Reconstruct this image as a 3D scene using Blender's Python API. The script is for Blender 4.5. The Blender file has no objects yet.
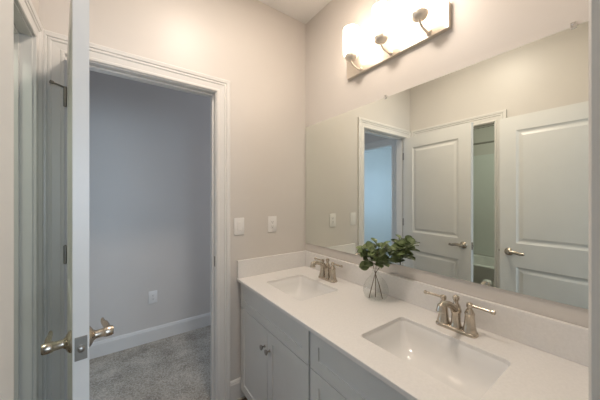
import bpy, bmesh, math, random
from mathutils import Vector, Matrix
sc = bpy.context.scene
COL = sc.collection
PI = math.pi

# ------------------------------------------------------------------ camera, world, lights, exposure
YAW = 0.623
H = 1.303
cam_d = bpy.data.cameras.new('camera')
cam_d.sensor_width = 36.0
cam_d.lens = 254.0 / 600.0 * 36.0
cam_d.shift_y = -1.34 / 600.0
cam_d.clip_start = 0.01
cam = bpy.data.objects.new('camera', cam_d)
cam.location = (0, 0, H)
cam.rotation_euler = (PI / 2, 0, -YAW)
COL.objects.link(cam)
sc.camera = cam

world = bpy.data.worlds.new('world')
world.use_nodes = True
world.node_tree.nodes['Background'].inputs[0].default_value = (0.60, 0.75, 1.0, 1)
world.node_tree.nodes['Background'].inputs[1].default_value = 0.25
sc.world = world

def area(name, loc, rot, sx, sy, power, col):
    d = bpy.data.lights.new(name, 'AREA')
    d.shape = 'RECTANGLE'; d.size = sx; d.size_y = sy
    d.energy = power; d.color = col
    o = bpy.data.objects.new(name, d)
    o.location = loc; o.rotation_euler = rot
    COL.objects.link(o)
    return o
DAY = (0.47, 0.71, 1.0)
# added daylight at unseen windows of the rooms around the bathroom
area('daylight_side_room_window', (-1.35, 4.17, 1.45), (-PI / 2, 0, 0), 1.1, 1.4, 30, DAY)
area('daylight_side_room_west_window', (-4.17, 2.7, 1.45), (0, -PI / 2, 0), 1.4, 1.1, 23, DAY)
area('hall_fill_light', (2.87, 2.43, 1.5), (0, PI / 2, 0), 1.3, 0.8, 10.5, (0.72, 0.80, 1.0))  # extra fill for the hall, set in a made-up window out of view
area('daylight_bedroom_window', (0.6, -3.17, 1.45), (PI / 2, 0, 0), 1.5, 1.4, 42, (0.66, 0.82, 1.0))
area('tub_room_fill_light', (-1.0, 1.0, 2.79), (0, 0, 0), 0.35, 0.35, 7.5, (0.93, 1.0, 0.84))  # added to brighten the dim tub room, no lamp seen there
area('bathroom_fill_light', (0.48, 0.92, 2.795), (0, 0, 0), 0.22, 0.22, 11, (1.0, 0.87, 0.75))  # added fill under the made-up downlight, evens out the room
LAMP_STRENGTH = 5.0
LAMP_COLOR = (1.0, 0.81, 0.64, 1)

sc.view_settings.view_transform = 'Standard'
sc.view_settings.look = 'None'
sc.view_settings.gamma = 1.0
sc.view_settings.use_curve_mapping = False
sc.view_settings.exposure = 0.57

# ------------------------------------------------------------------ materials
def mat(name, col, rough=0.5, metal=0.0, var=0.03, scale=8.0, bump=0.0, bscale=200.0, coat=0.0, spec=0.5):
    m = bpy.data.materials.new(name); m.use_nodes = True
    nt = m.node_tree; b = nt.nodes['Principled BSDF']
    tc = nt.nodes.new('ShaderNodeTexCoord')
    n = nt.nodes.new('ShaderNodeTexNoise'); n.inputs['Scale'].default_value = scale
    n.inputs['Detail'].default_value = 4
    nt.links.new(tc.outputs['Object'], n.inputs['Vector'])
    r = nt.nodes.new('ShaderNodeValToRGB')
    r.color_ramp.elements[0].position = 0.3; r.color_ramp.elements[1].position = 0.7
    r.color_ramp.elements[0].color = tuple(max(0, c * (1 - var)) for c in col) + (1,)
    r.color_ramp.elements[1].color = tuple(min(1, c * (1 + var)) for c in col) + (1,)
    nt.links.new(n.outputs['Fac'], r.inputs['Fac'])
    nt.links.new(r.outputs['Color'], b.inputs['Base Color'])
    b.inputs['Roughness'].default_value = rough
    b.inputs['Metallic'].default_value = metal
    b.inputs['Coat Weight'].default_value = coat
    b.inputs['Specular IOR Level'].default_value = spec
    if bump:
        n2 = nt.nodes.new('ShaderNodeTexNoise'); n2.inputs['Scale'].default_value = bscale
        nt.links.new(tc.outputs['Object'], n2.inputs['Vector'])
        bp = nt.nodes.new('ShaderNodeBump'); bp.inputs['Strength'].default_value = bump
        bp.inputs['Distance'].default_value = 0.002
        nt.links.new(n2.outputs['Fac'], bp.inputs['Height'])
        nt.links.new(bp.outputs['Normal'], b.inputs['Normal'])
    return m

M = {}
M['wall'] = mat('wall_paint', (0.66, 0.625, 0.585), 0.42, var=0.012, scale=3, bump=0.05, bscale=160)
M['ceiling'] = mat('ceiling_paint', (0.80, 0.79, 0.77), 0.8, var=0.01)
M['trim'] = mat('trim_paint', (0.735, 0.72, 0.69), 0.32, var=0.012)
M['door'] = mat('door_paint', (0.745, 0.74, 0.715), 0.35, var=0.012)
M['cabinet'] = mat('cabinet_paint', (0.71, 0.72, 0.71), 0.34, var=0.015)
M['gap'] = mat('cabinet_inside', (0.20, 0.20, 0.20), 0.7)
M['quartz'] = mat('white_quartz', (0.79, 0.775, 0.755), 0.28, var=0.03, scale=120)
M['ceramic'] = mat('white_ceramic', (0.83, 0.825, 0.81), 0.15, var=0.008, coat=0.3)
M['plastic'] = mat('white_plastic', (0.80, 0.785, 0.76), 0.3, var=0.01)
M['dark'] = mat('dark_slot', (0.06, 0.06, 0.06), 0.6)
M['nickel'] = mat('brushed_nickel', (0.56, 0.50, 0.42), 0.27, 1.0, var=0.05, scale=60)
M['pewter'] = mat('aged_pewter', (0.36, 0.34, 0.31), 0.36, 1.0, var=0.06, scale=60)
M['plate'] = mat('satin_nickel_plate', (0.82, 0.76, 0.68), 0.40, 1.0, var=0.02, scale=40)
M['chrome'] = mat('chrome', (0.75, 0.75, 0.74), 0.12, 1.0, var=0.02)
M['stem'] = mat('stem_brown', (0.13, 0.085, 0.05), 0.6, var=0.2, scale=60)
M['tub'] = mat('tub_acrylic', (0.72, 0.73, 0.70), 0.3, var=0.01)
M['rubber'] = mat('rubber_tip', (0.10, 0.09, 0.08), 0.7)

def m_leaf():
    m = mat('leaf_green', (0.155, 0.205, 0.085), 0.42, var=0.35, scale=22)
    b = m.node_tree.nodes['Principled BSDF']
    b.inputs['Subsurface Weight'].default_value = 0.0
    return m
M['leaf'] = m_leaf()

def m_glass():
    m = bpy.data.materials.new('clear_glass'); m.use_nodes = True
    nt = m.node_tree; nt.nodes.remove(nt.nodes['Principled BSDF'])
    out = nt.nodes['Material Output']
    tr = nt.nodes.new('ShaderNodeBsdfTransparent'); gl = nt.nodes.new('ShaderNodeBsdfGlossy'); gl.inputs['Roughness'].default_value = 0.02
    mx = nt.nodes.new('ShaderNodeMixShader'); fr = nt.nodes.new('ShaderNodeLayerWeight'); fr.inputs['Blend'].default_value = 0.12
    tc = nt.nodes.new('ShaderNodeTexCoord'); n = nt.nodes.new('ShaderNodeTexNoise'); n.inputs['Scale'].default_value = 5
    r = nt.nodes.new('ShaderNodeValToRGB')
    r.color_ramp.elements[0].color = (0.975, 0.982, 0.98, 1); r.color_ramp.elements[1].color = (0.99, 0.995, 0.992, 1)
    L = nt.links.new
    L(tc.outputs['Object'], n.inputs['Vector']); L(n.outputs['Fac'], r.inputs['Fac']); L(r.outputs['Color'], tr.inputs['Color'])
    mm = nt.nodes.new('ShaderNodeMath'); mm.operation = 'MULTIPLY'; mm.inputs[1].default_value = 0.32; L(fr.outputs['Facing'], mm.inputs[0]); L(mm.outputs[0], mx.inputs['Fac']); L(tr.outputs[0], mx.inputs[1]); L(gl.outputs[0], mx.inputs[2]); L(mx.outputs[0], out.inputs['Surface'])
    return m
M['glass'] = m_glass()

def m_mirror():
    m = mat('mirror_silver', (0.84, 0.875, 0.83), 0.0, 1.0, var=0.003)
    return m
M['mirror'] = m_mirror()

def m_shade():
    m = mat('lit_frosted_glass', (0.9, 0.88, 0.85), 0.4, var=0.005)
    b = m.node_tree.nodes['Principled BSDF']
    b.inputs['Emission Color'].default_value = LAMP_COLOR
    b.inputs['Emission Strength'].default_value = LAMP_STRENGTH
    return m
M['shade'] = m_shade()

def m_carpet():
    m = bpy.data.materials.new('grey_carpet'); m.use_nodes = True
    nt = m.node_tree; b = nt.nodes['Principled BSDF']
    tc = nt.nodes.new('ShaderNodeTexCoord')
    n = nt.nodes.new('ShaderNodeTexNoise'); n.inputs['Scale'].default_value = 95; n.inputs['Detail'].default_value = 6
    n.inputs['Roughness'].default_value = 0.8
    n3 = nt.nodes.new('ShaderNodeTexNoise'); n3.inputs['Scale'].default_value = 7; n3.inputs['Detail'].default_value = 3
    mx = nt.nodes.new('ShaderNodeMath'); mx.operation = 'MULTIPLY_ADD'
    mx.inputs[1].default_value = 0.30
    for t in (n, n3): nt.links.new(tc.outputs['Object'], t.inputs['Vector'])
    nt.links.new(n3.outputs['Fac'], mx.inputs[0]); nt.links.new(n.outputs['Fac'], mx.inputs[2])
    r = nt.nodes.new('ShaderNodeValToRGB')
    r.color_ramp.elements[0].position = 0.50; r.color_ramp.elements[1].position = 0.82
    r.color_ramp.elements[0].color = (0.22, 0.20, 0.165, 1); r.color_ramp.elements[1].color = (0.66, 0.61, 0.53, 1)
    nt.links.new(mx.outputs[0], r.inputs['Fac']); nt.links.new(r.outputs['Color'], b.inputs['Base Color'])
    b.inputs['Roughness'].default_value = 0.95; b.inputs['Specular IOR Level'].default_value = 0.1
    bp = nt.nodes.new('ShaderNodeBump'); bp.inputs['Strength'].default_value = 0.8; bp.inputs['Distance'].default_value = 0.01
    nt.links.new(n.outputs['Fac'], bp.inputs['Height']); nt.links.new(bp.outputs['Normal'], b.inputs['Normal'])
    return m
M['carpet'] = m_carpet()

def m_wood():
    m = bpy.data.materials.new('wood_plank'); m.use_nodes = True
    nt = m.node_tree; b = nt.nodes['Principled BSDF']
    tc = nt.nodes.new('ShaderNodeTexCoord')
    br = nt.nodes.new('ShaderNodeTexBrick')
    br.inputs['Color1'].default_value = (0.17, 0.12, 0.09, 1); br.inputs['Color2'].default_value = (0.23, 0.17, 0.13, 1)
    br.inputs['Mortar'].default_value = (0.05, 0.04, 0.03, 1)
    br.inputs['Scale'].default_value = 1.0; br.inputs['Mortar Size'].default_value = 0.003
    br.inputs['Brick Width'].default_value = 1.2; br.inputs['Row Height'].default_value = 0.15
    nt.links.new(tc.outputs['Object'], br.inputs['Vector'])
    nt.links.new(br.outputs['Color'], b.inputs['Base Color'])
    b.inputs['Roughness'].default_value = 0.4
    return m
M['wood'] = m_wood()

# ------------------------------------------------------------------ mesh helpers
class MB:
    """collects shapes; build() links them as ONE mesh object"""
    def __init__(self): self.bm = bmesh.new()
    def box(self, x0, x1, y0, y1, z0, z1, bevel=0.0, seg=2):
        b = bmesh.new()
        vs = [b.verts.new((x, y, z)) for x in (x0, x1) for y in (y0, y1) for z in (z0, z1)]
        for f in ((0, 1, 3, 2), (4, 6, 7, 5), (0, 4, 5, 1), (2, 3, 7, 6), (0, 2, 6, 4), (1, 5, 7, 3)):
            b.faces.new([vs[i] for i in f])
        if bevel: bmesh.ops.bevel(b, geom=list(b.edges), offset=bevel, segments=seg, profile=0.5, affect='EDGES')
        self._merge(b); return self
    def _merge(self, b, mtx=None):
        if mtx is not None: b.transform(mtx)
        me = bpy.data.meshes.new('tmp'); b.to_mesh(me); b.free()
        self.bm.from_mesh(me); bpy.data.meshes.remove(me)
    def lathe(self, prof, center=(0, 0, 0), n=32, mtx=None, cap=True):
        b = bmesh.new(); rings = []
        for r, z in prof:
            if r < 1e-5: rings.append([b.verts.new((0, 0, z))])
            else: rings.append([b.verts.new((r * math.cos(2 * PI * i / n), r * math.sin(2 * PI * i / n), z)) for i in range(n)])
        for a, c in zip(rings, rings[1:]):
            for i in range(n):
                j = (i + 1) % n
                if len(a) == 1 and len(c) == 1: continue
                if len(a) == 1: b.faces.new((a[0], c[j], c[i])) if False else b.faces.new((a[0], c[i], c[j])[::-1])
                elif len(c) == 1: b.faces.new((a[i], a[j], c[0]))
                else: b.faces.new((a[i], a[j], c[j], c[i]))
        if cap:
            if len(rings[0]) > 1: b.faces.new(rings[0][::-1])
            if len(rings[-1]) > 1: b.faces.new(rings[-1])
        t = Matrix.Translation(Vector(center))
        self._merge(b, t @ mtx if mtx is not None else t); return self
    def tube(self, pts, rad, n=12, sx=1.0, sy=1.0, up=(0, 0, 1)):
        """round or flattened tube along pts; rad may be a list"""
        b = bmesh.new(); pts = [Vector(p) for p in pts]
        rr = rad if isinstance(rad, (list, tuple)) else [rad] * len(pts)
        rings = []
        for i, p in enumerate(pts):
            d = (pts[min(i + 1, len(pts) - 1)] - pts[max(i - 1, 0)]).normalized()
            u = Vector(up); u = (u - d * u.dot(d))
            if u.length < 1e-3: u = Vector((1, 0, 0)) - d * d.x
            u.normalize(); w = d.cross(u)
            rings.append([b.verts.new(p + rr[i] * (math.cos(2 * PI * k / n) * sx * w + math.sin(2 * PI * k / n) * sy * u)) for k in range(n)])
        for a, c in zip(rings, rings[1:]):
            for k in range(n):
                j = (k + 1) % n; b.faces.new((a[k], a[j], c[j], c[k]))
        b.faces.new(rings[0][::-1]); b.faces.new(rings[-1])
        self._merge(b); return self
    def build(self, name, m, parent=None, smooth=False, angle=40, bevel=0):
        bmesh.ops.recalc_face_normals(self.bm, faces=list(self.bm.faces))
        me = bpy.data.meshes.new(name); self.bm.to_mesh(me); self.bm.free()
        me.materials.append(M[m] if isinstance(m, str) else m)
        o = bpy.data.objects.new(name, me); COL.objects.link(o)
        if parent is not None: o.parent = parent
        if smooth:
            for p in me.polygons: p.use_smooth = True
            try: me.set_sharp_from_angle(angle=math.radians(angle))
            except Exception: pass
        if bevel:
            md = o.modifiers.new('bevel', 'BEVEL'); md.width = bevel; md.segments = 2; md.limit_method = 'ANGLE'
        return o

def bez(p, n=14):
    """Catmull-Rom through points"""
    P = [Vector(q) for q in p]; P = [P[0] * 2 - P[1]] + P + [P[-1] * 2 - P[-2]]
    out = []
    for i in range(1, len(P) - 2):
        a, b, c, d = P[i - 1:i + 3]
        for k in range(n):
            t = k / n
            out.append(0.5 * ((2 * b) + (c - a) * t + (2 * a - 5 * b + 4 * c - d) * t * t + (3 * b - a - 3 * c + d) * t ** 3))
    out.append(P[-2]); return out

def thing(name, label, cat, loc=(0, 0, 0), rz=0.0, group=None, kind=None):
    o = bpy.data.objects.new(name, None); COL.objects.link(o)
    o.empty_display_size = 0.05
    o.location = loc; o.rotation_euler = (0, 0, rz)
    return tag(o, label, cat, group, kind)
def tag(o, label, cat, group=None, kind=None):
    o['label'] = label; o['category'] = cat
    if group: o['group'] = group
    if kind: o['kind'] = kind
    return o
def struct(o, label, cat): return tag(o, label, cat, None, 'structure')

def slab_with_panels(w, h, t, panels, rings, both=True, bevel=0.0):
    """upright slab: x 0..w, y 0..t, z 0..h, with moulded recessed panels (x0,x1,z0,z1) in its faces.
    rings: (inset, depth) steps from the edge of the panel to its field"""
    mb = MB(); b = mb.bm
    xs = sorted({0, w} | {p[0] for p in panels} | {p[1] for p in panels})
    zs = sorted({0, h} | {p[2] for p in panels} | {p[3] for p in panels})
    def face(y, s, on):
        for i in range(len(xs) - 1):
            for j in range(len(zs) - 1):
                x0, x1, z0, z1 = xs[i], xs[i + 1], zs[j], zs[j + 1]
                hit = on and any(abs(p[0] - x0) < 1e-6 and abs(p[1] - x1) < 1e-6 and abs(p[2] - z0) < 1e-6 and abs(p[3] - z1) < 1e-6 for p in panels)
                def loop(ins, dep): return [b.verts.new((a, y + s * dep, c)) for a, c in ((x0 + ins, z0 + ins), (x1 - ins, z0 + ins), (x1 - ins, z1 - ins), (x0 + ins, z1 - ins))]
                cur = loop(0, 0)
                if hit:
                    for ins, dep in rings:
                        nx = loop(ins, dep)
                        for k in range(4): b.faces.new((cur[k], cur[(k + 1) % 4], nx[(k + 1) % 4], nx[k]))
                        cur = nx
                b.faces.new(cur)
    face(0, 1, True); face(t, -1, both)
    for i in range(len(xs) - 1):
        for z in (0, h): b.faces.new([b.verts.new(q) for q in ((xs[i], 0, z), (xs[i + 1], 0, z), (xs[i + 1], t, z), (xs[i], t, z))])
    for j in range(len(zs) - 1):
        for x in (0, w): b.faces.new([b.verts.new(q) for q in ((x, 0, zs[j]), (x, 0, zs[j + 1]), (x, t, zs[j + 1]), (x, t, zs[j]))])
    bmesh.ops.remove_doubles(b, verts=list(b.verts), dist=1e-5)
    return mb

FL = -0.133        # floor level
CASING = [(0.0, 0.0), (0.0, 0.010), (0.004, 0.013), (0.013, 0.013), (0.017, 0.0095), (0.046, 0.0115), (0.051, 0.016),
          (0.058, 0.016), (0.062, 0.0125), (0.066, 0.018), (0.080, 0.020), (0.085, 0.020), (0.088, 0.017), (0.088, 0.0)]
def casing(mb, a0, a1, ztop, plane, sgn, axis, z0=FL, prof=CASING):
    """door casing swept round an opening a0..a1 up to ztop, on the plane, protruding along sgn"""
    b = mb.bm; st = []
    for q, (d, e) in enumerate(prof):
        d *= 1.045
        row = []
        for a, z in ((a0 - d, z0), (a0 - d, ztop + d), (a1 + d, ztop + d), (a1 + d, z0)):
            p = plane + sgn * e
            row.append(b.verts.new((a, p, z) if axis == 'x' else (p, a, z)))
        st.append(row)
    for i in range(len(st)):
        r, s = st[i], st[(i + 1) % len(st)]
        for k in range(3): b.faces.new((r[k], r[k + 1], s[k + 1], s[k]))
    b.faces.new([r[0] for r in st]); b.faces.new([r[3] for r in st][::-1])
BASEP = [(0, 0), (0.014, 0), (0.014, 0.115), (0.011, 0.122), (0.011, 0.128), (0.006, 0.138), (0, 0.140)]
def baseboard(name, label, a0, a1, plane, sgn, axis):
    mb = MB(); b = mb.bm; rows = []
    for a in (a0, a1):
        rows.append([b.verts.new((a, plane + sgn * d, FL + z) if axis == 'x' else (plane + sgn * d, a, FL + z)) for d, z in BASEP])
    n = len(BASEP)
    for i in range(n): b.faces.new((rows[0][i], rows[0][(i + 1) % n], rows[1][(i + 1) % n], rows[1][i]))
    b.faces.new(rows[0]); b.faces.new(rows[1][::-1])
    return struct(mb.build(name, 'trim'), label, 'baseboard')

# ------------------------------------------------------------------ room dimensions (metres)
D = 1.75          # wall with the doorway
MX = 1.316        # wall that carries the mirror
XL = -0.311       # left wall
ZC = 2.806
YE = 0.038        # end wall, pierced by the entrance
WT = 0.115
HY = 2.95          # far wall of the hall
HX = -0.42        # left end of the hall
DX0, DX1, DZ = -0.228, 0.563, 2.048      # hall doorway
TY0, TY1 = 0.872, 1.646                    # doorway of the tub room in the left wall
EX0, EX1 = -0.205, 0.522                   # entrance
SY0, SY1 = 2.07, 2.80                      # doorway from hall to side room

# ------------------------------------------------------------------ shell
mb = MB(); mb.box(XL, MX, YE - WT, D - 0.03, FL - 0.06, FL)
struct(mb.build('floor', 'wood'), 'dark wood plank floor under the vanity', 'floor')
mb = MB(); mb.box(XL - WT, MX + WT, YE - WT, D + WT, ZC, ZC + 0.08)
struct(mb.build('ceiling', 'ceiling'), 'white ceiling above the bathroom', 'ceiling')

mb = MB()
mb.box(XL - WT, DX0, D, D + WT, FL, ZC); mb.box(DX1, MX + WT, D, D + WT, FL, ZC); mb.box(DX0, DX1, D, D + WT, DZ, ZC)
struct(mb.build('wall_back', 'wall'), 'beige painted wall with the doorway to the carpeted hall', 'wall')
mb = MB(); mb.box(MX, MX + WT, YE - WT, D, FL, ZC)
struct(mb.build('wall_right', 'wall'), 'beige painted wall carrying the large mirror', 'wall')
mb = MB()
mb.box(XL - WT, XL, YE - WT, TY0, FL, ZC); mb.box(XL - WT, XL, TY1, D, FL, ZC); mb.box(XL - WT, XL, TY0, TY1, DZ, ZC)
struct(mb.build('wall_left', 'wall'), 'beige left wall with the narrow doorway to the tub room', 'wall')
mb = MB()
mb.box(XL, EX0, YE - WT, YE, FL, ZC); mb.box(EX1, MX, YE - WT, YE, FL, ZC); mb.box(EX0, EX1, YE - WT, YE, DZ, ZC)
struct(mb.build('wall_front', 'wall'), 'end wall beside the near end of the vanity', 'wall')

# hall
mb = MB(); mb.box(HX - WT, 2.9, D - 0.03, HY, FL - 0.06, FL)
struct(mb.build('floor_hall', 'carpet'), 'grey speckled carpet of the hall beyond the doorway', 'floor')
mb = MB(); mb.box(HX - WT, 2.9, D + WT, HY + WT, ZC, ZC + 0.08)
struct(mb.build('ceiling_hall', 'ceiling'), 'hall ceiling beyond the doorway', 'ceiling')
mb = MB(); mb.box(HX - WT, 2.9 + WT, HY, HY + WT, FL, ZC)
struct(mb.build('wall_hall_back', 'wall'), 'blue-grey looking far wall of the hall seen through doorway', 'wall')
mb = MB(); mb.box(MX + WT, 2.9 + WT, D, D + WT, FL, ZC)
struct(mb.build('wall_hall_front', 'wall'), 'near wall of the hall right of the bathroom', 'wall')
mb = MB()
mb.box(2.9, 2.9 + WT, D + WT, HY, FL, 0.8); mb.box(2.9, 2.9 + WT, D + WT, HY, 2.2, ZC)
mb.box(2.9, 2.9 + WT, D + WT, 2.0, 0.8, 2.2); mb.box(2.9, 2.9 + WT, 2.86, HY, 0.8, 2.2)
struct(mb.build('wall_hall_right', 'wall'), 'right end wall of the hall with an added window', 'wall')
mb = MB()
mb.box(HX - WT, HX, D + WT, SY0, FL, ZC); mb.box(HX - WT, HX, SY1, HY, FL, ZC); mb.box(HX - WT, HX, SY0, SY1, DZ, ZC)
struct(mb.build('wall_hall_left', 'wall'), 'left end wall of the hall with doorway to a blue-lit room', 'wall')

# room left of the hall (seen in the mirror, lit by daylight)
SXW = -4.2; SYN = 4.2
mb = MB(); mb.box(SXW, HX - WT, D, SYN, FL - 0.06, FL)
struct(mb.build('floor_side_room', 'carpet'), 'carpet of the daylit room left of the hall', 'floor')
mb = MB(); mb.box(SXW, HX - WT, D + WT, SYN, ZC, ZC + 0.08)
struct(mb.build('ceiling_side_room', 'ceiling'), 'ceiling of the daylit room left of the hall', 'ceiling')
mb = MB()
mb.box(SXW, -1.92, SYN, SYN + WT, FL, ZC); mb.box(-0.78, HX - WT, SYN, SYN + WT, FL, ZC)
mb.box(-1.92, -0.78, SYN, SYN + WT, FL, 0.74); mb.box(-1.92, -0.78, SYN, SYN + WT, 2.16, ZC)
struct(mb.build('wall_side_room_back', 'wall'), 'pale blue daylit wall seen in the mirror through doorways', 'wall')
mb = MB()
mb.box(SXW - WT, SXW, D, 2.14, FL, ZC); mb.box(SXW - WT, SXW, 3.26, SYN, FL, ZC)
mb.box(SXW - WT, SXW, 2.14, 3.26, FL, 0.74); mb.box(SXW - WT, SXW, 2.14, 3.26, 2.16, ZC)
struct(mb.build('wall_side_room_left', 'wall'), 'west wall of the daylit room with a window', 'wall')
mb = MB(); mb.box(SXW, XL - WT, D, D + WT, FL, ZC)
struct(mb.build('wall_side_room_front', 'wall'), 'wall between the tub room and the daylit room', 'wall')
mb = MB(); mb.box(HX - WT, HX, HY + WT, SYN, FL, ZC)
struct(mb.build('wall_side_room_right', 'wall'), 'east wall of the daylit room beyond the hall', 'wall')

# tub room
TX = -2.12; TYA = 0.30
mb = MB(); mb.box(TX, XL, TYA, D, FL - 0.06, FL)
struct(mb.build('floor_tub_room', 'wood'), 'wood floor of the dim tub room', 'floor')
mb = MB(); mb.box(TX, XL - WT, TYA, D, ZC, ZC + 0.08)
struct(mb.build('ceiling_tub_room', 'ceiling'), 'ceiling of the dim tub room', 'ceiling')
mb = MB(); mb.box(TX - WT, TX, TYA, D, FL, ZC)
struct(mb.build('wall_tub_room_left', 'wall'), 'wall behind the bathtub', 'wall')
mb = MB(); mb.box(TX - WT, XL - WT, TYA - WT, TYA, FL, ZC)
struct(mb.build('wall_tub_room_front', 'wall'), 'near side wall of the tub room', 'wall')

# bedroom behind the entrance
mb = MB(); mb.box(-2.0, 2.6, -3.2, YE - WT, FL - 0.06, FL)
struct(mb.build('floor_bedroom', 'carpet'), 'carpet of the room outside the entrance', 'floor')
mb = MB(); mb.box(-2.0, 2.6, -3.2, YE - WT, ZC, ZC + 0.08)
struct(mb.build('ceiling_bedroom', 'ceiling'), 'ceiling of the room outside the entrance', 'ceiling')
mb = MB()
mb.box(-2.0, -0.2, -3.2 - WT, -3.2, FL, ZC); mb.box(1.4, 2.6, -3.2 - WT, -3.2, FL, ZC)
mb.box(-0.2, 1.4, -3.2 - WT, -3.2, FL, 0.72); mb.box(-0.2, 1.4, -3.2 - WT, -3.2, 2.18, ZC)
struct(mb.build('wall_bedroom_front', 'wall'), 'window wall of the room outside the entrance', 'wall')
mb = MB(); mb.box(-2.0 - WT, -2.0, -3.2, YE - WT, FL, ZC)
struct(mb.build('wall_bedroom_left', 'wall'), 'left wall of the room outside the entrance', 'wall')
mb = MB(); mb.box(2.6, 2.6 + WT, -3.2, YE - WT, FL, ZC)
struct(mb.build('wall_bedroom_right', 'wall'), 'right wall of the room outside the entrance', 'wall')
mb = MB(); mb.box(-2.0, XL - WT, YE - WT, YE, FL, ZC); mb.box(MX + WT, 2.6, YE - WT, YE, FL, ZC)
struct(mb.build('wall_bedroom_back', 'wall'), 'bedroom side wall left and right of the bathroom', 'wall')

# door frames: jambs, stops and casings
def frame(name, label, a0, a1, plane, axis, inner, faces, stop=None):
    """axis 'x': opening runs along x in the wall at y = plane .. plane+WT"""
    t = thing(name, label, 'door frame', kind='structure')
    mb = MB(); p0, p1 = plane, plane + WT; j = 0.018
    def bx(q0, q1, r0, r1, z0, z1):
        if axis == 'x': mb.box(q0, q1, r0, r1, z0, z1, 0.0015, 1)
        else: mb.box(r0, r1, q0, q1, z0, z1, 0.0015, 1)
    jin = 0.0
    bx(a0 - 0.001, a0 + 0.0, p0, p1, FL, DZ)
    bx(a0, a0 + j, p0, p1, FL, DZ); bx(a1 - j, a1, p0, p1, FL, DZ); bx(a0 + j, a1 - j, p0, p1, DZ - j, DZ)
    if stop:
        s0, s1 = stop
        bx(a0 + j, a0 + j + 0.011, s0, s1, FL, DZ - j); bx(a1 - j - 0.011, a1 - j, s0, s1, FL, DZ - j)
        bx(a0 + j + 0.011, a1 - j - 0.011, s0, s1, DZ - j - 0.011, DZ - j)
    mb.build('jamb', 'trim', t)
    for pl, sg in faces:
        mb = MB(); casing(mb, a0 + 0.012, a1 - 0.012, DZ - 0.012, pl, sg, axis); mb.build('casing', 'trim', t)
    return t
# the jambs line the opening, so the rough opening is widened by the jamb
J = 0.018
fr1 = frame('trim_1', 'white moulded door frame around the hall doorway', DX0, DX1, D, 'x', None, ((D, -1), (D + WT, 1)), (D + 0.04, D + 0.075))
fr2 = frame('trim_2', 'white moulded door frame of the tub room opening in left wall', TY0, TY1, XL - WT, 'y', None, ((XL, 1),), (XL - 0.075, XL - 0.04))
fr3 = frame('trim_3', 'white door frame at the right edge of view beside the vanity', EX0, EX1, YE - WT, 'x', None, ((YE, 1), (YE - WT, -1)), (YE - 0.075, YE - 0.04))
fr4 = frame('trim_4', 'white door frame at left end of the hall, seen in the mirror', SY0, SY1, HX - WT, 'y', None, ((HX, 1), (HX - WT, -1)))
# strike plate in the jamb
mb = MB(); mb.box(DX1 - J - 0.0012, DX1 - J + 0.0005, D + 0.004, D + 0.034, 0.835, 0.905, 0.0004, 1)
mb.build('strike_plate', 'pewter', fr1)['label'] = 'metal strike plate'

baseboard('baseboard_back', 'short white baseboard between door frame and vanity', DX1 + 0.082, 0.80, D, -1, 'x')
baseboard('baseboard_hall', 'white baseboard along the far hall wall above carpet', HX, 2.9, HY, -1, 'x')
baseboard('baseboard_left', 'white baseboard along the left wall behind the near door', YE, TY0 - 0.078, XL, 1, 'y')
baseboard('baseboard_hall_front', 'white baseboard on the near hall wall', DX1 + 0.082, 2.9, D + WT, 1, 'x')

# unseen windows of the neighbouring rooms, placed to go with the added daylight
def window(n, label, a0, a1, z0, z1, plane, axis):
    t = thing('window_%d' % n, label, 'window', kind='structure')
    mb = MB(); f = 0.04
    def bx(q0, q1, c0, c1, e=0.03):
        if axis == 'x': mb.box(q0, q1, plane - e, plane + e, c0, c1)
        else: mb.box(plane - e, plane + e, q0, q1, c0, c1)
    bx(a0, a0 + f, z0, z1); bx(a1 - f, a1, z0, z1); bx(a0 + f, a1 - f, z0, z0 + f); bx(a0 + f, a1 - f, z1 - f, z1)
    zm = (z0 + z1) / 2; bx(a0 + f, a1 - f, zm - 0.015, zm + 0.015, 0.02)
    mb.build('window_frame', 'trim', t)
    mb = MB(); a0 += f; a1 -= f
    if axis == 'x': mb.box(a0, a1, plane - 0.003, plane + 0.003, z0 + f, zm - 0.015); mb.box(a0, a1, plane - 0.003, plane + 0.003, zm + 0.015, z1 - f)
    else: mb.box(plane - 0.003, plane + 0.003, a0, a1, z0 + f, zm - 0.015); mb.box(plane - 0.003, plane + 0.003, a0, a1, zm + 0.015, z1 - f)
    mb.build('pane', 'glass', t)
window(1, 'sash window in the north wall of the daylit room', -1.92, -0.78, 0.74, 2.16, SYN + 0.07, 'x')
window(2, 'sash window in the west wall of the daylit room', 2.14, 3.26, 0.74, 2.16, SXW - 0.07, 'y')
window(3, 'added unseen sash window at the right end of the hall', 2.0, 2.86, 0.8, 2.2, 2.9 + 0.07, 'y')
window(4, 'sash window of the room outside the entrance', -0.2, 1.4, 0.72, 2.18, -3.2 - 0.07, 'x')

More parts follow.
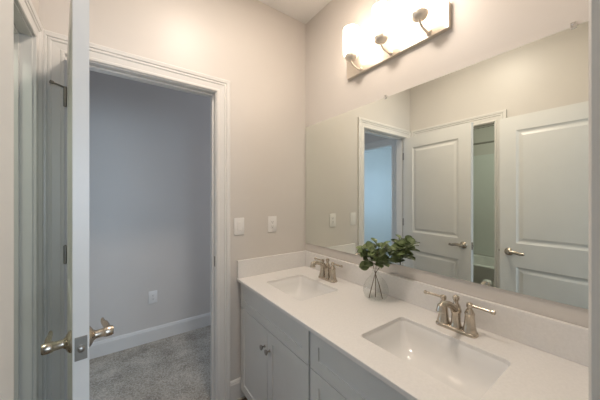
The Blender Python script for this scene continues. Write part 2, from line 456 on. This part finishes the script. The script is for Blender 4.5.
# ------------------------------------------------------------------ doors
DT = 0.038
def lever(parent, x, face_y, s, z, hinge_dir):
    """door lever on face y=face_y, sticking out along s, lever pointing along hinge_dir in local x"""
    mb = MB()
    rot = Matrix.Rotation(-s * PI / 2, 4, 'X')        # z axis -> +-y
    mb.lathe([(0.033, 0), (0.0335, 0.003), (0.031, 0.007), (0.025, 0.011), (0.017, 0.015), (0.0145, 0.019)], (x, face_y, z), 32, rot)
    h = mb.build('door_handle', 'nickel', parent, True)
    mb = MB()
    mb.lathe([(0.0130, 0.015), (0.0130, 0.040), (0.0155, 0.043), (0.0165, 0.048), (0.0165, 0.062), (0.014, 0.067), (0, 0.068)], (x, face_y, z), 24, rot)
    hd = hinge_dir
    y = face_y + s * 0.055
    p = bez([(x, y, z), (x + hd * 0.025, y, z + 0.004), (x + hd * 0.055, y - s * 0.002, z + 0.003), (x + hd * 0.085, y - s * 0.004, z - 0.004), (x + hd * 0.112, y - s * 0.006, z - 0.002)], 6)
    n = len(p); mb.tube(p, [0.0155 - 0.0040 * i / (n - 1) for i in range(n)], 12, 0.5, 1.0)
    mb.build('lever', 'nickel', h, True)
def make_door(name, label, loc, rz, w, h, knuckle_side, zlock, hz):
    t = thing(name, label, 'door', loc, rz, kind='structure')
    st = 0.115
    pans = [(st, w - st, 0.235, 0.833), (st, w - st, 1.038, h - 0.125)]
    rings = [(0.010, 0.006), (0.018, 0.009), (0.030, 0.009), (0.048, 0.003), (0.052, 0.003)]
    lf = slab_with_panels(w, h, DT, pans, rings).build('door_leaf', 'door', t)
    lf.location = (0, 0, FL + 0.012)
    x = w - 0.068
    lever(t, x, 0.0, -1, zlock, -1); lever(t, x, DT, 1, zlock, -1)
    mb = MB(); mb.box(w - 0.0005, w + 0.0012, DT / 2 - 0.0145, DT / 2 + 0.0145, zlock - 0.035, zlock + 0.035, 0.0005, 1)
    lp = mb.build('latch_plate', 'pewter', t); lp['label'] = 'grey metal latch plate on the door edge'
    mb = MB()
    mb.lathe([(0.0085, 0), (0.0085, 0.010), (0.006, 0.012)], (w, DT / 2, zlock), 16, Matrix.Rotation(PI / 2, 4, 'Y'))
    mb.lathe([(0.003, 0), (0.003, 0.002)], (w, DT / 2, zlock + 0.022), 10, Matrix.Rotation(PI / 2, 4, 'Y'))
    mb.lathe([(0.003, 0), (0.003, 0.002)], (w, DT / 2, zlock - 0.022), 10, Matrix.Rotation(PI / 2, 4, 'Y'))
    mb.build('latch_bolt', 'pewter', lp, True)
    return t, lf
def add_hinge(t, z, jamb_dir, pin_stop=False):
    """hinge at the local origin: knuckle, leaf on the door edge, leaf on the jamb"""
    mb = MB(); hh = 0.044
    mb.lathe([(0.0035, -hh - 0.004), (0.0075, -hh), (0.0075, -hh + 0.0255), (0.0056, -hh + 0.026), (0.0075, -hh + 0.0265), (0.0075, -0.0088), (0.0056, -0.0083), (0.0075, -0.0078),
              (0.0075, hh - 0.0265), (0.0056, hh - 0.026), (0.0075, hh - 0.0255), (0.0075, hh), (0.0035, hh + 0.004)], (0.003, -0.0065, z), 14)
    mb.box(-0.0016, 0.0004, -0.002, DT - 0.006, z - hh, z + hh)
    h = mb.build('hinge', 'pewter', t, True); h['label'] = 'grey metal hinge'
    mb = MB()
    a = Vector(jamb_dir[0]); b = Vector(jamb_dir[1]); mid = (a + b) / 2; L = (b - a).length
    ang = math.atan2(b.y - a.y, b.x - a.x)
    m2 = MB(); q = bmesh.new(); q.free()
    tmp = MB(); tmp.box(0, L, -0.001, 0.001, z - hh, z + hh)
    for sz in (-0.028, 0, 0.028): tmp.lathe([(0.0042, 0), (0.0036, 0.0016), (0, 0.0018)], (L * 0.55, 0.001, z + sz), 10, Matrix.Rotation(-PI / 2, 4, 'X'))
    tmp.bm.transform(Matrix.Translation((a.x, a.y, 0)) @ Matrix.Rotation(ang, 4, 'Z'))
    tmp.build('hinge_leaf', 'pewter', h)
    if pin_stop:
        mb = MB()
        mb.tube([(0.003, -0.0065, z + hh + 0.006), (0.014, -0.028, z + hh + 0.008), (0.026, -0.050, z + hh + 0.010)], 0.0042, 10)
        mb.tube([(0.026, -0.050, z + hh + 0.010), (0.031, -0.060, z + hh + 0.011)], 0.0085, 12)
        mb.lathe([(0.008, 0), (0.008, 0.008), (0, 0.009)], (0.003, -0.0065, z + hh + 0.002), 14)
        s = mb.build('hinge_stop', 'pewter', h, True)

# door of the hall doorway, standing open into the bathroom
D1W = 0.756
hx, hy = DX0 + J + 0.001, D - 0.009
ang1 = math.atan2(-0.756, 0.103)
d1, lf1 = make_door('door_1', 'white two-panel door standing open edge-on beside the hall doorway', (hx, hy, 0), ang1, D1W, 2.008 - FL, 0, 0.858, None)
def loc1(wx, wy):
    dx, dy = wx - hx, wy - hy; c, s = math.cos(-ang1), math.sin(-ang1); return (dx * c - dy * s, dx * s + dy * c, 0)
for z, ps in ((1.815, True), (1.02, False), (0.10, False)):
    add_hinge(d1, z, (loc1(DX0 + J + 0.001, D + 0.001), loc1(DX0 + J + 0.001, D + 0.036)), ps)
# door of the entrance, folded back along the left wall
D2W = 0.742
h2x, h2y = EX0 + J, YE + 0.030
ang2 = math.atan2(0.75, 0.004)
d2, lf2 = make_door('door_2', 'white two-panel door at left edge, folded back along the left wall', (h2x, h2y, 0), ang2, D2W, 2.008 - FL, 0, 0.838, None)
def loc2(wx, wy):
    dx, dy = wx - h2x, wy - h2y; c, s = math.cos(-ang2), math.sin(-ang2); return (dx * c - dy * s, dx * s + dy * c, 0)
for z in (1.815, 1.02, 0.10):
    mb = MB(); mb.lathe([(0.0062, z - 0.044), (0.0062, z + 0.044)], (-0.006, 0.018, 0), 14); mb.build('hinge', 'pewter', d2, True)['label'] = 'grey metal hinge'

# ------------------------------------------------------------------ vanity
ZK = 0.731; KT = 0.020; CF = 0.696; FX = 0.718
BSX = MX - 0.020                                   # face of the backsplash
VY0, VY1 = YE + 0.002, D - 0.001
def rr_loop(cx, cy, hx, hy, r, z, n=6):
    pts = []
    for sx, sy, a0 in ((1, 1, 0), (-1, 1, PI / 2), (-1, -1, PI), (1, -1, 1.5 * PI)):
        for i in range(n + 1):
            a = a0 + PI / 2 * i / n
            pts.append((cx + sx * (hx - r) + r * math.cos(a), cy + sy * (hy - r) + r * math.sin(a), z))
    return pts
SINKS = [(0.977, 1.354, 0.150, 0.205), (0.973, 0.503, 0.150, 0.214)]

ct = thing('countertop', 'long white quartz countertop with low backsplash across both cabinets', 'countertop', (1.0, 0.9, ZK))
mb = MB(); b = mb.bm
edges = []
def loop_edges(pts):
    vs = [b.verts.new(p) for p in pts]
    return [b.edges.new((vs[i], vs[(i + 1) % len(vs)])) for i in range(len(vs))]
edges += loop_edges([(CF, VY0, ZK), (MX - 0.001, VY0, ZK), (MX - 0.001, VY1, ZK), (CF, VY1, ZK)])
for cx, cy, sx, sy in SINKS: edges += loop_edges(rr_loop(cx, cy, sx, sy, 0.020, ZK))
g = bmesh.ops.triangle_fill(b, use_beauty=True, use_dissolve=False, edges=edges)
fs = [f for f in b.faces]
ex = bmesh.ops.extrude_face_region(b, geom=fs)
bmesh.ops.translate(b, verts=[v for v in ex['geom'] if isinstance(v, bmesh.types.BMVert)], vec=(0, 0, -KT))
def local(o, root):
    o.parent = root; o.matrix_parent_inverse = Matrix.Translation(root.location).inverted(); return o
slab = local(mb.build('slab', 'quartz', None, bevel=0.0025), ct)
mb = MB(); mb.box(BSX, MX - 0.001, VY0, VY1 - 0.0205, ZK, 0.858, 0.002); local(mb.build('backsplash', 'quartz'), ct)
mb = MB(); mb.box(CF + 0.002, MX - 0.001, VY1 - 0.020, VY1, ZK, 0.858, 0.002); local(mb.build('side_splash', 'quartz'), ct)

def make_sink(cx, cy, sx, sy, label):
    mb = MB(); b = mb.bm
    zt = -KT - 0.0005
    steps = [(0.016, zt, 0.034), (-0.004, zt, 0.016), (0.000, zt - 0.012, 0.022), (0.004, zt - 0.035, 0.026), (0.012, zt - 0.07, 0.034),
             (0.026, zt - 0.098, 0.045), (0.050, zt - 0.118, 0.052), (0.085, zt - 0.128, 0.045), (0.118, zt - 0.133, 0.024)]
    loops = []
    for k, (ins, z, r) in enumerate(steps):
        if k == 0: hx_, hy_ = sx + ins, sy + ins
        else: hx_, hy_ = sx - max(ins, -0.004), sy - max(ins, -0.004) * 1.25
        loops.append([b.verts.new(p) for p in rr_loop(0, 0, hx_, hy_, min(r, hx_ - 0.002), z)])
    for a, c in zip(loops, loops[1:]):
        for i in range(len(a)):
            j = (i + 1) % len(a); b.faces.new((a[i], a[j], c[j], c[i]))
    b.faces.new(loops[-1])
    t = thing('sink', label, 'sink', (cx, cy, ZK))
    o = mb.build('basin', 'ceramic', t, True, 60)
    for p in o.data.polygons: pass
    md = o.modifiers.new('thick', 'SOLIDIFY'); md.thickness = 0.007; md.offset = -1
    mb = MB(); mb.lathe([(0.0, -KT - 0.1325), (0.023, -KT - 0.1325), (0.024, -KT - 0.1315), (0.018, -KT - 0.131), (0.014, -KT - 0.1322), (0, -KT - 0.1322)][1:], (0.03, 0, 0), 24)
    mb.build('drain', 'nickel', t, True)
    return t
make_sink(*SINKS[0], 'white undermount rectangular sink nearer the doorway wall')
make_sink(*SINKS[1], 'white undermount rectangular sink at the near end of counter')

# cabinets: built in local coordinates, x along the front, y into the cabinet
def panel_front(name, w, h, mtl, parent, loc):
    rw = min(0.058, h * 0.32)
    o = slab_with_panels(w, h, 0.019, [(rw, w - rw, rw, h - rw)], [(0.0, 0.0055), (0.004, 0.0065)], both=False).build(name, mtl, parent, bevel=0.001)
    o.location = loc; return o
def knob(parent, x, z):
    mb = MB(); mb.lathe([(0.0085, 0), (0.0075, 0.002), (0.0052, 0.005), (0.005, 0.012), (0.008, 0.016), (0.0135, 0.021), (0.0155, 0.025), (0.0150, 0.028), (0.010, 0.0305), (0, 0.031)],
                        (x, 0, z), 24, Matrix.Rotation(PI / 2, 4, 'X'))
    return mb.build('knob', 'pewter', parent, True)
ZB = -0.068; ZTOP = ZK - KT - 0.001
def make_cabinet(y_far, y_near, label, filler):
    W = y_far - y_near
    t = thing('vanity_cabinet', label, 'cabinet', (FX, y_far, 0), -PI / 2)     # local x -> -y, local y -> +x
    dep = MX - FX - 0.004; F = 0.020; s = 0.016
    mb = MB()
    mb.box(0, s, F, dep, ZB, ZTOP); mb.box(W - s, W, F, dep, ZB, ZTOP)
    mb.box(s, W - s, F, dep, ZB, ZB + s); mb.box(s, W - s, dep - 0.006, dep, ZB, ZTOP)
    mb.box(s, W - s, F, F + 0.018, ZTOP - 0.035, ZTOP); mb.box(s, W - s, F, F + 0.018, 0.515, 0.54)
    mb.box(W / 2 - 0.02, W / 2 + 0.02, F, F + 0.018, ZB + s, 0.515)
    mb.build('body', 'cabinet', t)
    mb = MB(); mb.box(0, W, F + 0.055, F + 0.070, FL, ZB); mb.box(0, s, F + 0.070, dep, FL, ZB); mb.box(W - s, W, F + 0.070, dep, FL, ZB)
    mb.build('toe_kick', 'cabinet', t)
    if filler:
        mb = MB(); mb.box(-filler, -0.0015, F - 0.001, F + 0.018, ZB, ZTOP); mb.build('filler_strip', 'cabinet', t)
    g = 0.0045; z1 = 0.5255
    panel_front('drawer_front', W - 2 * g, ZTOP - 0.008 - z1 - g, 'cabinet', t, (g, 0, z1 + g))
    for k in (0, 1):
        w = W / 2 - 1.5 * g
        d = panel_front('door', w, z1 - ZB - 0.004, 'cabinet', t, (g + k * (w + g), 0, ZB + 0.004))
        knob(d, (w - 0.028) if k == 0 else 0.028, 0.418 - ZB - 0.004)
    return t
make_cabinet(1.736, 0.927, 'pale grey shaker cabinet with two round knobs under the far sink', 0.012)
make_cabinet(0.923, YE + 0.006, 'pale grey shaker cabinet under the near sink, cut by bottom edge', 0)

# ------------------------------------------------------------------ faucets
def make_faucet(x, y, label):
    t = thing('faucet', label, 'faucet', (x, y, ZK), PI)      # local +x points to the basin after the half turn
    mb = MB(); b = mb.bm
    L = [[b.verts.new(p) for p in rr_loop(0, 0, hx_, hy_, r, z, 8)] for hx_, hy_, r, z in
         ((0.028, 0.082, 0.020, 0.0), (0.028, 0.082, 0.020, 0.007), (0.0255, 0.0795, 0.018, 0.012), (0.023, 0.077, 0.016, 0.0140))]
    for a, c in zip(L, L[1:]):
        for i in range(len(a)): b.faces.new((a[i], a[(i + 1) % len(a)], c[(i + 1) % len(a)], c[i]))
    b.faces.new(L[-1]); b.faces.new(L[0][::-1])
    mb.build('base_plate', 'nickel', t, True)
    mb = MB()
    mb.lathe([(0.0235, 0.0125), (0.0235, 0.018), (0.021, 0.023), (0.0185, 0.040), (0.0175, 0.065), (0.019, 0.075), (0.0215, 0.080), (0.0215, 0.086), (0.019, 0.092),
              (0.0165, 0.104), (0.012, 0.112), (0.0088, 0.119), (0.0088, 0.125), (0.012, 0.130), (0.0140, 0.137), (0.012, 0.145), (0.006, 0.149), (0, 0.1495)], (0, 0, 0), 28)
    mb.build('center_body', 'nickel', t, True)
    mb = MB()
    p = bez([(0.006, 0, 0.088), (0.035, 0, 0.108), (0.070, 0, 0.126), (0.105, 0, 0.135), (0.128, 0, 0.133), (0.138, 0, 0.126)], 8)
    n = len(p); mb.tube(p, [0.0150 - 0.0025 * math.sin(PI * i / (n - 1)) for i in range(n)], 16, 1.05, 1.0, up=(0, 1, 0))
    mb.lathe([(0.0140, 0.0), (0.0185, 0.002), (0.0190, 0.006), (0.0165, 0.014), (0.0155, 0.024), (0.0135, 0.032), (0.008, 0.036), (0, 0.037)], (0.136, 0, 0.108), 22, Matrix.Rotation(-0.12, 4, 'Y'))
    mb.build('spout', 'nickel', t, True, 60)
    for s in (-1, 1):
        mb = MB()
        mb.lathe([(0.0265, 0.0125), (0.0265, 0.018), (0.0235, 0.027), (0.0200, 0.050), (0.0178, 0.080), (0.0190, 0.085), (0.0190, 0.090), (0.0165, 0.095), (0.0130, 0.103),
                  (0.0088, 0.109), (0.0088, 0.112), (0.0118, 0.115), (0.0126, 0.122), (0.0118, 0.130), (0.006, 0.134), (0, 0.135)], (0, s * 0.053, 0), 28)
        h = mb.build('handle', 'nickel', t, True)
        mb = MB()
        mb.tube([(0, s * 0.060, 0.123), (0, s * 0.090, 0.123), (0, s * 0.128, 0.122), (0, s * 0.131, 0.122), (0, s * 0.141, 0.122), (0, s * 0.143, 0.122)],
                [0.0060, 0.0054, 0.0060, 0.0085, 0.0082, 0.0055], 14)
        mb.build('lever', 'nickel', h, True)
    return t
make_faucet(1.207, 1.345, 'brushed nickel two-lever faucet behind the sink nearer the doorway')
make_faucet(1.205, 0.505, 'brushed nickel two-lever faucet behind the near sink, right of the vase')

# ------------------------------------------------------------------ mirror
mi = thing('mirror', 'large frameless rectangular wall mirror above the vanity', 'mirror', (MX, 0.93, 0.923))
MXF = MX - 0.007
mb = MB(); mb.box(MXF, MX - 0.0005, YE + 0.04, D - 0.008, 0.923, 1.912, 0.0012, 1)
local(mb.build('glass_panel', 'mirror'), mi)
for y, z in ((0.94, 1.912), (0.165, 1.912)):
    up = z > 1.5; s = 1 if up else -1
    mb = MB(); z0, z1 = (z - 0.008, z + 0.014) if up else (z - 0.014, z + 0.008)
    mb.box(MXF - 0.0045, MXF - 0.0003, y - 0.008, y + 0.008, z0, z1, 0.001, 1)
    mb.box(MXF - 0.0015, MX - 0.0005, y - 0.008, y + 0.008, (z + 0.0005) if up else z0, z1 if up else (z - 0.0005), 0.0005, 1)
    zc = z + s * 0.008
    mb.lathe([(0.004, 0), (0.0035, 0.0015), (0, 0.002)], (MXF - 0.0045, y, zc), 12, Matrix.Rotation(-PI / 2, 4, 'Y'))
    local(mb.build('mirror_clip', 'chrome'), mi)

# ------------------------------------------------------------------ vanity light
PY0, PY1, PZ0, PZ1 = 0.573, 1.243, 2.128, 2.253
vl = thing('vanity_light', 'nickel wall light bar with three lit frosted glass shades above mirror', 'light fixture', (MX, (PY0 + PY1) / 2, PZ0))
mb = MB(); mb.box(MX - 0.024, MX - 0.0005, PY0, PY1, PZ0, PZ1, 0.002); local(mb.build('back_plate', 'plate'), vl)
LX = 1.203
for y in (1.119, 0.894, 0.669):
    mb = MB()
    p = bez([(MX - 0.024, y, 2.150), (MX - 0.045, y, 2.146), (LX + 0.030, y, 2.152), (LX + 0.006, y, 2.166), (LX, y, 2.186)], 8)
    mb.tube(p, 0.0058, 12, up=(0, 1, 0))
    mb.lathe([(0.014, 0), (0.014, 0.003), (0.009, 0.008)], (MX - 0.024, y, 2.150), 18, Matrix.Rotation(-PI / 2, 4, 'Y'))
    arm = local(mb.build('arm', 'plate', None, True), vl)
    mb = MB(); mb.lathe([(0.009, 2.176), (0.022, 2.180), (0.033, 2.189), (0.038, 2.199), (0.039, 2.208), (0.039, 2.211), (0.0, 2.211)], (LX, y, 0), 32)
    local(mb.build('lamp_holder', 'plate', None, True), vl)
    mb = MB(); mb.lathe([(0.030, 2.2115), (0.043, 2.213), (0.049, 2.222), (0.050, 2.235), (0.050, 2.372), (0.0485, 2.377), (0.045, 2.376), (0.0445, 2.225), (0.03, 2.2165)], (LX, y, 0), 40, cap=False)
    local(mb.build('lamp_shade', 'shade', None, True), vl)

# added downlight in the ceiling (out of view, put in to lift the room light)
dl = thing('added_downlight', 'added round white downlight, unseen, in the bathroom ceiling', 'light fixture', (0.48, 0.92, ZC))
mb = MB(); mb.lathe([(0.125, -0.0005), (0.125, -0.004), (0.118, -0.007), (0.116, -0.003), (0.116, -0.0005)], (0, 0, 0), 40, cap=False); mb.build('trim_ring', 'plastic', dl, True)
mb = MB(); mb.lathe([(0.0, -0.0008), (0.1155, -0.0008), (0.1155, -0.003), (0.0, -0.003)], (0, 0, 0), 40, cap=False); mb.build('diffuser', 'plastic', dl)

# ------------------------------------------------------------------ wall plates
def plate(name, label, cat, x, y, z, kind):
    t = thing(name, label, cat, (x, y, z))
    mb = MB(); mb.box(-0.0385, 0.0385, -0.006, -0.0005, -0.062, 0.062, 0.003); mb.build('face_plate', 'plastic', t, True, 30)
    mb = MB(); mb.box(-0.0165, 0.0165, -0.0075, -0.005, -0.0335, 0.0335, 0.0012, 1); ins = mb.build('rocker' if kind == 'switch' else 'receptacle', 'plastic', t)
    if kind == 'switch':
        mb = MB(); b = mb.bm
        mb.box(-0.0145, 0.0145, -0.0100, -0.0075, -0.031, 0.031, 0.001, 1); mb.build('paddle', 'plastic', ins)
    else:
        mb = MB()
        for s in (-1, 1):
            mb.box(-0.0075, -0.0055, -0.0082, -0.0074, s * 0.017 - 0.002, s * 0.017 + 0.007)
            mb.box(0.0055, 0.0075, -0.0082, -0.0074, s * 0.017 - 0.002, s * 0.017 + 0.006)
            mb.lathe([(0.0026, 0), (0.0026, 0.0008)], (0, -0.0074, s * 0.017 - 0.008), 12, Matrix.Rotation(PI / 2, 4, 'X'))
        mb.build('slots', 'dark', ins)
    for s in (-1, 1):
        mb = MB(); mb.lathe([(0.003, 0), (0.0026, 0.001), (0, 0.0012)], (0, -0.006, s * 0.049), 10, Matrix.Rotation(PI / 2, 4, 'X'))
        mb.build('screw', 'plastic', t)
    return t
plate('light_switch', 'white rocker light switch on wall beside the door frame', 'light switch', 0.714, D, 1.103, 'switch')
plate('outlet', 'white wall outlet above the counter, right of the light switch', 'outlet', 0.987, D, 1.103, 'outlet')
plate('outlet', 'white wall outlet low on the hall wall above the baseboard', 'outlet', 0.291, HY, 0.310, 'outlet')

# ------------------------------------------------------------------ vase and sprigs
VX, VY = 1.190, 0.920
vz = ZK
mb = MB()
prof_o = [(0.0, 0.0), (0.036, 0.0), (0.046, 0.003), (0.060, 0.018), (0.069, 0.040), (0.071, 0.058), (0.066, 0.082), (0.052, 0.108), (0.034, 0.130), (0.022, 0.147), (0.0185, 0.158), (0.0205, 0.168), (0.026, 0.175)]
prof_i = [(max(r - 0.0022, 0.0), z) for r, z in prof_o[1:]][::-1]
prof_i = [(r, z + (0.004 if z < 0.004 else 0)) for r, z in prof_i] + [(0.0, 0.004)]
mb.lathe(prof_o + prof_i, (0, 0, 0), 48, cap=False)
va = mb.build('vase', 'glass', None, True, 60); va.location = (VX, VY, vz)
tag(va, 'clear round-bellied glass bud vase holding green sprigs on the counter', 'vase')

rng = random.Random(7)
def leaf(mb, base, d, nrm, size):
    """rounded cupped leaf from base along d"""
    d = Vector(d).normalized(); n = Vector(nrm); n = (n - d * n.dot(d)).normalized(); w = d.cross(n)
    b = mb.bm; rows = []
    for i in range(9):
        t = i / 8; hw = 0.5 * (math.sin(PI * min(1, t * 0.97 + 0.03)) ** 0.62)
        row = []
        for k in (-1, -0.5, 0, 0.5, 1):
            cup = 0.10 * k * k - 0.10 * (2 * t - 1) ** 2 * 0.8
            row.append(b.verts.new(Vector(base) + size * (d * (0.12 + t) + w * k * hw + n * cup)))
        rows.append(row)
    for a, c in zip(rows, rows[1:]):
        for k in range(4): b.faces.new((a[k], a[k + 1], c[k + 1], c[k]))
    st = Vector(base)
    mb.tube([st, st + d * size * 0.14], 0.0011, 6)
ARX = math.cos(YAW), -math.sin(YAW)      # horizontal direction across the view, used only to lean the sprigs
def sprig(label, foot, lean, top, nleaf, sz):
    """stem from the vase foot through the neck to a leafy head"""
    t = thing('eucalyptus_sprig', label, 'sprig', (VX, VY, vz), group='leafy sprigs in the glass vase')
    neck = (lean[0] * 0.006, lean[1] * 0.006, 0.160)
    mid = (top[0] * 0.45, top[1] * 0.45, 0.160 + (top[2] - 0.160) * 0.62)
    p = bez([(foot[0], foot[1], 0.008), (foot[0] * 0.5, foot[1] * 0.5, 0.085), neck, mid, top], 10)
    n = len(p)
    mb = MB(); mb.tube(p, [0.0024 - 0.0012 * i / (n - 1) for i in range(n)], 8); mb.build('stem', 'stem', t, True)
    mb = MB()
    i0 = int(n * 0.63)
    for k in range(nleaf):
        f = k / (nleaf - 1); q = p[min(n - 1, int(i0 + f * (n - 1 - i0)))]
        a = k * 2.4 + rng.uniform(-0.5, 0.5)
        el = rng.uniform(-0.35, 0.5) + 0.45 * f
        d = Vector((math.cos(a), math.sin(a), el))
        off = d.normalized() * rng.uniform(0.002, 0.026)
        nr = Vector((-0.45, -0.35, 0.9)) + Vector((rng.uniform(-.55, .55), rng.uniform(-.55, .55), rng.uniform(-.3, .3)))
        if (Vector(q) + off + d.normalized() * sz * 1.1).x + VX > MXF - 0.004: d.x = -abs(d.x); off.x = min(off.x, 0)
        mb.tube([q, Vector(q) + off], 0.0010, 5)
        leaf(mb, Vector(q) + off, d, nr, sz * rng.uniform(0.8, 1.12) * (1 - 0.2 * f))
    for v in mb.bm.verts: v.co.x = min(v.co.x, MXF - VX - 0.003)
    lv = mb.build('leaves', 'leaf', t, True, 60)
    return t
def across(a, b, z): return (ARX[0] * a + math.sin(YAW) * b, ARX[1] * a + math.cos(YAW) * b, z)
sprig('leafy green sprig leaning left out of the glass vase', across(0.035, -0.01, 0), across(-1, 0, 0), across(-0.070, -0.015, 0.295), 22, 0.056)
sprig('leafy green sprig standing upright in middle of the vase', across(0.002, 0.012, 0), across(0, 0, 0), across(0.010, -0.030, 0.310), 20, 0.056)
sprig('tall leafy green sprig leaning right toward the mirror', across(-0.038, 0.0, 0), across(1, 0, 0), across(0.180, -0.034, 0.318), 28, 0.055)

# ------------------------------------------------------------------ tub room
tx0, tx1 = -2.115, -1.33
tb = thing('bathtub', 'white bathtub in the dim tub room, seen in the mirror', 'bathtub', ((tx0 + tx1) / 2, 1.03, 0))
mb = MB(); b = mb.bm
cx, cy, hx_, hy_ = (tx0 + tx1) / 2, (TYA + D) / 2, (tx1 - tx0) / 2, (D - TYA) / 2 - 0.002
L = [[b.verts.new(p) for p in rr_loop(cx, cy, a, c, r, z, 5)] for a, c, r, z in
     ((hx_ - 0.01, hy_, 0.004, FL), (hx_ - 0.01, hy_, 0.004, 0.36), (hx_, hy_, 0.006, 0.375), (hx_, hy_, 0.008, 0.40), (hx_ - 0.06, hy_ - 0.07, 0.12, 0.405),
      (hx_ - 0.075, hy_ - 0.09, 0.13, 0.39), (hx_ - 0.11, hy_ - 0.15, 0.14, 0.14), (hx_ - 0.17, hy_ - 0.22, 0.12, 0.09))]
for a, c in zip(L, L[1:]):
    for i in range(len(a)): b.faces.new((a[i], a[(i + 1) % len(a)], c[(i + 1) % len(a)], c[i]))
b.faces.new(L[-1])
local(mb.build('tub_shell', 'tub', None, True, 35), tb)
mb = MB(); mb.box(tx0 - 0.004, tx0 + 0.006, TYA + 0.004, D - 0.004, 0.41, 2.0, 0.002); sr = local(mb.build('surround', 'tub'), tb)
rd = thing('shower_rod', 'metal curtain rod across the tub room, seen in mirror', 'curtain rod', (-1.36, 1.03, 2.05))
mb = MB(); mb.tube([(-1.36, TYA + 0.006, 2.05), (-1.36, D - 0.006, 2.05)], 0.0125, 16); local(mb.build('rod', 'pewter', None, True), rd)
for yy, sg in ((TYA, 1), (D, -1)):
    mb = MB(); mb.lathe([(0.032, 0), (0.030, 0.006), (0.016, 0.018)], (-1.36, yy + sg * 0.0005, 2.05), 20, Matrix.Rotation(-sg * PI / 2, 4, 'X')); local(mb.build('flange', 'pewter', None, True), rd)
bn = thing('waste_bin', 'small white round-topped bin low in the tub room, seen in mirror', 'bin', (-0.80, 1.105, 0))
mb = MB(); mb.lathe([(0.043, FL), (0.045, FL + 0.004), (0.049, 0.32), (0.0, 0.32)], (0, 0, 0), 28); mb.build('body', 'plastic', bn, True)
mb = MB(); mb.lathe([(0.050, 0.3205), (0.051, 0.335), (0.046, 0.358), (0.033, 0.374), (0.015, 0.381), (0, 0.382)], (0, 0, 0), 28); mb.build('lid', 'plastic', bn, True)
